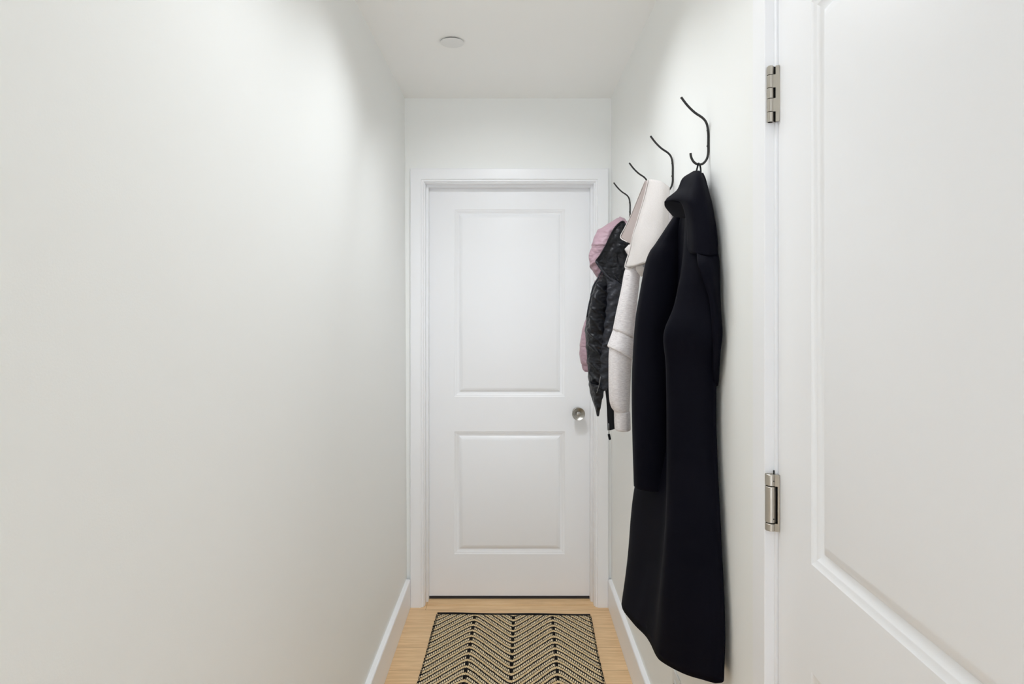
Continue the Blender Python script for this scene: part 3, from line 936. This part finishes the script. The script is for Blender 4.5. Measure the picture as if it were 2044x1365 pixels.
# quilted body, dark inside
prow = [(1226, 1258, 528, 528, YP - .01, .030, 0), (1206, 1258, 541, 541, YP - .02, .045, 0), (1195, 1256, 555, 555, YP - .02, .055, 0), (1184.5, 1254, 571, 571, YP - .02, .062, 0), (1179, 1252, 592, 592, YP - .02, .066, 0), (1171.5, 1250, 631, 631, YP - .02, .068, 0),
        (1168.3, 1247, 660, 660, YP - .02, .068, 0), (1170, 1245, 690, 690, YP - .02, .066, 0), (1173, 1242, 731, 731, YP - .02, .062, 0), (1176.5, 1239, 766, 766, YP - .02, .056, 0), (1181, 1236, 776, 777, YP - .02, .045, 0)]
rows = ring_rows(prow, 20, 2.2)
Gd = surf(rows, 9, 16, True)


def bodyd(u, v, p):
    q = quilt(p)
    # hollow where the front hangs open
    h = -0.035 * math.exp(-((v - 0.64) / 0.05) ** 2) * max(0.0, 1 - abs(u - 0.42) / 0.30)
    return (q + h) * (1 - 0.8 * math.exp(-((v - 0.5) / 0.05) ** 2))


bm = bmesh.new()
grid_mesh(bm, Gd, True, (True, True), bodyd)
bl = link('body_lining', bm, M['lining'], pj)
bm = bmesh.new()
tube(bm, [P(1200.5, 541, YP - .045), P(1193, 556, YP - .055), P(1184, 572, YP - .060), P(1179.5, 592, YP - .060), P(1175, 612, YP - .060), P(1171.5, 633, YP - .055)], 0.0030, 8, 6, flat=1.0)
link('binding', bm, M['facing'], bl)
# front facing strip, a little lighter
f_rows = [
    [P(1212, 552, YP - .092), P(1222, 556, YP - .098), P(1236, 566, YP - .09), P(1244, 572, YP - .07)],
    [P(1213, 590, YP - .095), P(1222, 592, YP - .104), P(1234, 594, YP - .098), P(1240, 596, YP - .08)],
    [P(1210, 630, YP - .095), P(1219, 632, YP - .106), P(1229, 632, YP - .10), P(1236, 634, YP - .08)],
    [P(1206, 668, YP - .094), P(1214, 668, YP - .106), P(1223, 668, YP - .10), P(1230, 668, YP - .08)],
    [P(1202, 705, YP - .090), P(1210, 706, YP - .103), P(1219, 706, YP - .10), P(1226, 706, YP - .08)],
    [P(1200, 740, YP - .085), P(1207, 742, YP - .098), P(1215, 744, YP - .095), P(1222, 744, YP - .08)],
    [P(1198, 776, YP - .075), P(1204, 777, YP - .088), P(1211, 778, YP - .088), P(1219, 778, YP - .08)],
]
bm = bmesh.new()
grid_mesh(bm, surf(f_rows, 8, 10), disp=lambda u, v, p: quilt(p, 0.040, 0.005, -1.1))
o = link('front_facing', bm, M['facing'], pj); solid(o, 0.006, -1)
# lower corner of the left front
c_rows = [
    [P(1178.5, 762, YP - .03), P(1186, 766, YP - .072), P(1196, 770, YP - .088), P(1205.5, 774, YP - .085)],
    [P(1180.0, 782, YP - .03), P(1188, 786, YP - .070), P(1195, 788, YP - .084), P(1203, 788, YP - .082)],
    [P(1186.0, 799, YP - .04), P(1190, 802, YP - .066), P(1195, 804, YP - .078), P(1200, 804, YP - .078)],
    [P(1191.0, 816, YP - .05), P(1193, 817, YP - .064), P(1194.5, 818, YP - .070), P(1197, 818, YP - .070)],
    [P(1194.0, 829, YP - .06), P(1194.6, 830, YP - .063), P(1195.2, 830, YP - .065), P(1196, 829, YP - .066)],
]
bm = bmesh.new()
grid_mesh(bm, surf(c_rows, 6, 7), disp=lambda u, v, p: quilt(p, 0.05, 0.003) * (1 - u))
o = link('front_corner', bm, M['lining'], pj); solid(o, 0.006, -1)
bm = bmesh.new()
tube(bm, [P(1198.5, 752, YP - .118), P(1196.5, 765, YP - .108), P(1193.5, 776, YP - .100), P(1191, 784, YP - .092)], 0.0010, 6, 6)
link('zip_teeth', bm, M['zip'], o)
# the other front, hanging lower, with the zip end
t_rows = [
    [P(1206.5, 768, YP - .085), P(1212, 768, YP - .090), P(1220, 768, YP - .088), P(1232, 768, YP - .07)],
    [P(1210.5, 784, YP - .083), P(1214, 784, YP - .088), P(1221, 784, YP - .086), P(1232, 784, YP - .07)],
    [P(1212.5, 805, YP - .080), P(1216, 805, YP - .085), P(1222, 805, YP - .084), P(1232, 805, YP - .07)],
    [P(1214.2, 832, YP - .076), P(1217, 832, YP - .082), P(1222, 832, YP - .082), P(1231, 832, YP - .07)],
    [P(1215.5, 858.5, YP - .072), P(1218, 858, YP - .080), P(1222, 856.5, YP - .080), P(1229, 854, YP - .07)],
]
bm = bmesh.new(); grid_mesh(bm, surf(t_rows, 6, 7))
o = link('front_tail', bm, M['trimtape'], pj); solid(o, 0.006, -1)
bm = bmesh.new()
tube(bm, [P(1215, 845, YP - .085), P(1215.6, 858, YP - .082), P(1215.2, 868, YP - .08)], 0.0020, 8, 4)
zp = link('zipper', bm, M['zip'], o)
bm = bmesh.new()
tube(bm, [P(1215.2, 866, YP - .081), P(1216.2, 871, YP - .081), P(1217.6, 877.5, YP - .081)], 0.0048, 8, 4, flat=0.5)
link('zip_pull', bm, M['trimtape'], o)
# pink sleeve hanging on the far side
YPS = YP + 0.045
s_rows = [(1187, 1205, 560, 560, YPS, .028, 0), (1178, 1203, 600, 600, YPS, .040, 0), (1169.5, 1201, 636, 636, YPS, .046, 0), (1163, 1199, 655, 655, YPS, .047, 0), (1157.8, 1197, 687, 687, YPS, .047, 0),
          (1157.6, 1196, 691, 691, YPS, .042, 0), (1157.0, 1196, 696, 696, YPS, .047, 0), (1157, 1196, 708, 708, YPS, .047, 0), (1159, 1195, 723, 723, YPS, .044, 0), (1162, 1192, 728, 728, YPS, .037, 0)]
rows = ring_rows(s_rows, 18, 2.2)
bm = bmesh.new()
grid_mesh(bm, surf(rows, 5, 6, True), True, (True, True), puff and (lambda u, v, p: 0.0016 * noise.noise(p * 55)))
o = link('sleeve', bm, M['pink'], pj)
s_rows = [(1161.5, 1192, 727, 727, YPS, .034, 0), (1162, 1191, 731, 731, YPS, .036, 0), (1163.5, 1189, 737, 737, YPS, .035, 0), (1167, 1187, 741, 741, YPS, .030, 0)]
rows = ring_rows(s_rows, 18, 2.2)
bm = bmesh.new()
grid_mesh(bm, surf(rows, 8, 4, True), True, (True, True), lambda u, v, p: 0.001 * math.sin(v * 2 * math.pi * 26))
link('cuff', bm, M['pink'], o)

# ------------------------------------------------------------------ rug
RW, RL = 0.7245, 1.22
rug = empty('rug', (-0.0075, 2.969 - RL / 2, 0.0))
tag(rug, 'black and tan chevron woven jute rug on the oak floor before the end door', 'rug')
rug.rotation_euler = (0, 0, -0.021)
bm = bmesh.new()
nu, nvv = 96, 150
for side in (1, 0):
    pass
Gt = []
for j in range(nvv + 1):
    v_ = -RL / 2 + RL * j / nvv
    r_ = []
    for i in range(nu + 1):
        f = i / nu * 2 - 1
        wob = 0.0028 * noise.noise(Vector((math.copysign(5, f), v_ * 55, 0))) + 0.002 * math.sin(v_ * 9 + (2 if f > 0 else 0))
        x = f * RW / 2 + (wob * abs(f) ** 6)
        z = 0.0068 + 0.0010 * noise.noise(Vector((x * 9, v_ * 9, 1))) + 0.0006 * abs(math.sin(x * math.pi / 0.0144))
        if abs(f) > 0.985 or j in (0, nvv): z = 0.0035
        r_.append(Vector((x, v_, z)))
    Gt.append(r_)
grid_mesh(bm, Gt)
# underside and edges
Gb = [[Vector((p.x, p.y, 0.0008)) for p in (r_[0], r_[-1])] for r_ in Gt]
for j in range(nvv):
    bm.faces.new([bm.verts.new(p) for p in (Gb[j][0], Gb[j][1], Gb[j + 1][1], Gb[j + 1][0])])
    for s in (0, -1):
        a, b_ = Gt[j][s], Gt[j + 1][s]
        bm.faces.new([bm.verts.new(p) for p in (a, b_, Gb[j + 1][s], Gb[j][s])])
me_o = link('woven_field', bm, M['rug'])
me_o.parent = rug
# dark rolled hem on the end
for s in (1, -1):
    bm = bmesh.new()
    tube(bm, [Vector((x * RW / 2 * 0.992, s * RL / 2 + 0.0015 * math.sin(x * 7), 0.0052 + 0.0008 * math.sin(x * 5))) for x in (-1, -.75, -.5, -.25, 0, .25, .5, .75, 1)], 0.0066, 10, 6, flat=0.66)
    h_ = link('hem', bm, M['trimtape'])
    h_.parent = rug
    h_['label'] = 'black bound hem at the end of the rug'

# ------------------------------------------------------------------ light
def area(name, loc, rot, size, power, col, shape='DISK', size_y=None, spread=180):
    l = bpy.data.lights.new(name, 'AREA')
    l.shape = shape
    l.size = size
    if size_y: l.size_y = size_y
    l.energy = power
    l.color = col
    l.spread = math.radians(spread)
    o = bpy.data.objects.new(name, l)
    o.location = loc
    o.rotation_euler = rot
    C.objects.link(o)
    return o


area('unseen_ceiling_light', (-0.03, 1.80, CH - 0.03), (0, 0, 0), 0.46, 4.0, (0.945, 0.985, 1.03), spread=134)
area('unseen_ceiling_light', (-0.03, 1.10, CH - 0.03), (0, 0, 0), 0.46, 2.7, (0.945, 0.985, 1.03), spread=132)  # unseen second light, added to fill the near walls
area('door_fill_light', (-0.03, 1.98, CH - 0.04), (math.radians(40), 0, 0), 0.10, 1.9, (0.945, 0.985, 1.03), spread=96)  # unseen spot added to brighten the end door

w = bpy.data.worlds.new('World')
bpy.context.scene.world = w
w.use_nodes = True
w.node_tree.nodes['Background'].inputs[0].default_value = (0.85, 0.945, 1.075, 1)
gw = G(w.node_tree)
wz = gw.xyz(gw.coord('Generated'))[2]
# daylight of the room behind: dimmed above, upward fill added for the ceiling
gw.put(w.node_tree.nodes['Background'].inputs[1], gw.m('ADD', gw.m('MULTIPLY', gw.ramp(wz, -0.35, 0.35), -1.9), 4.4))

# ------------------------------------------------------------------ camera
cd = bpy.data.cameras.new('camera')
cd.sensor_fit = 'HORIZONTAL'
cd.sensor_width = 36.0
cd.lens = 36.0 * F / 2044.0
cd.shift_x = -(VX - 1022.0) / 2044.0
cd.shift_y = -(682.5 - VY) / 2044.0
cd.clip_start = 0.02
cam = bpy.data.objects.new('camera', cd)
cam.location = (0, 0, H)
cam.rotation_euler = (math.pi / 2, 0, 0)
C.objects.link(cam)
sc = bpy.context.scene
sc.camera = cam
sc.view_settings.view_transform = 'Standard'
sc.view_settings.look = 'None'
sc.view_settings.exposure = 0.10
sc.view_settings.gamma = 1.0
sc.view_settings.use_curve_mapping = False
sc.cycles.max_bounces = 16
sc.cycles.diffuse_bounces = 12
sc.cycles.use_denoising = True
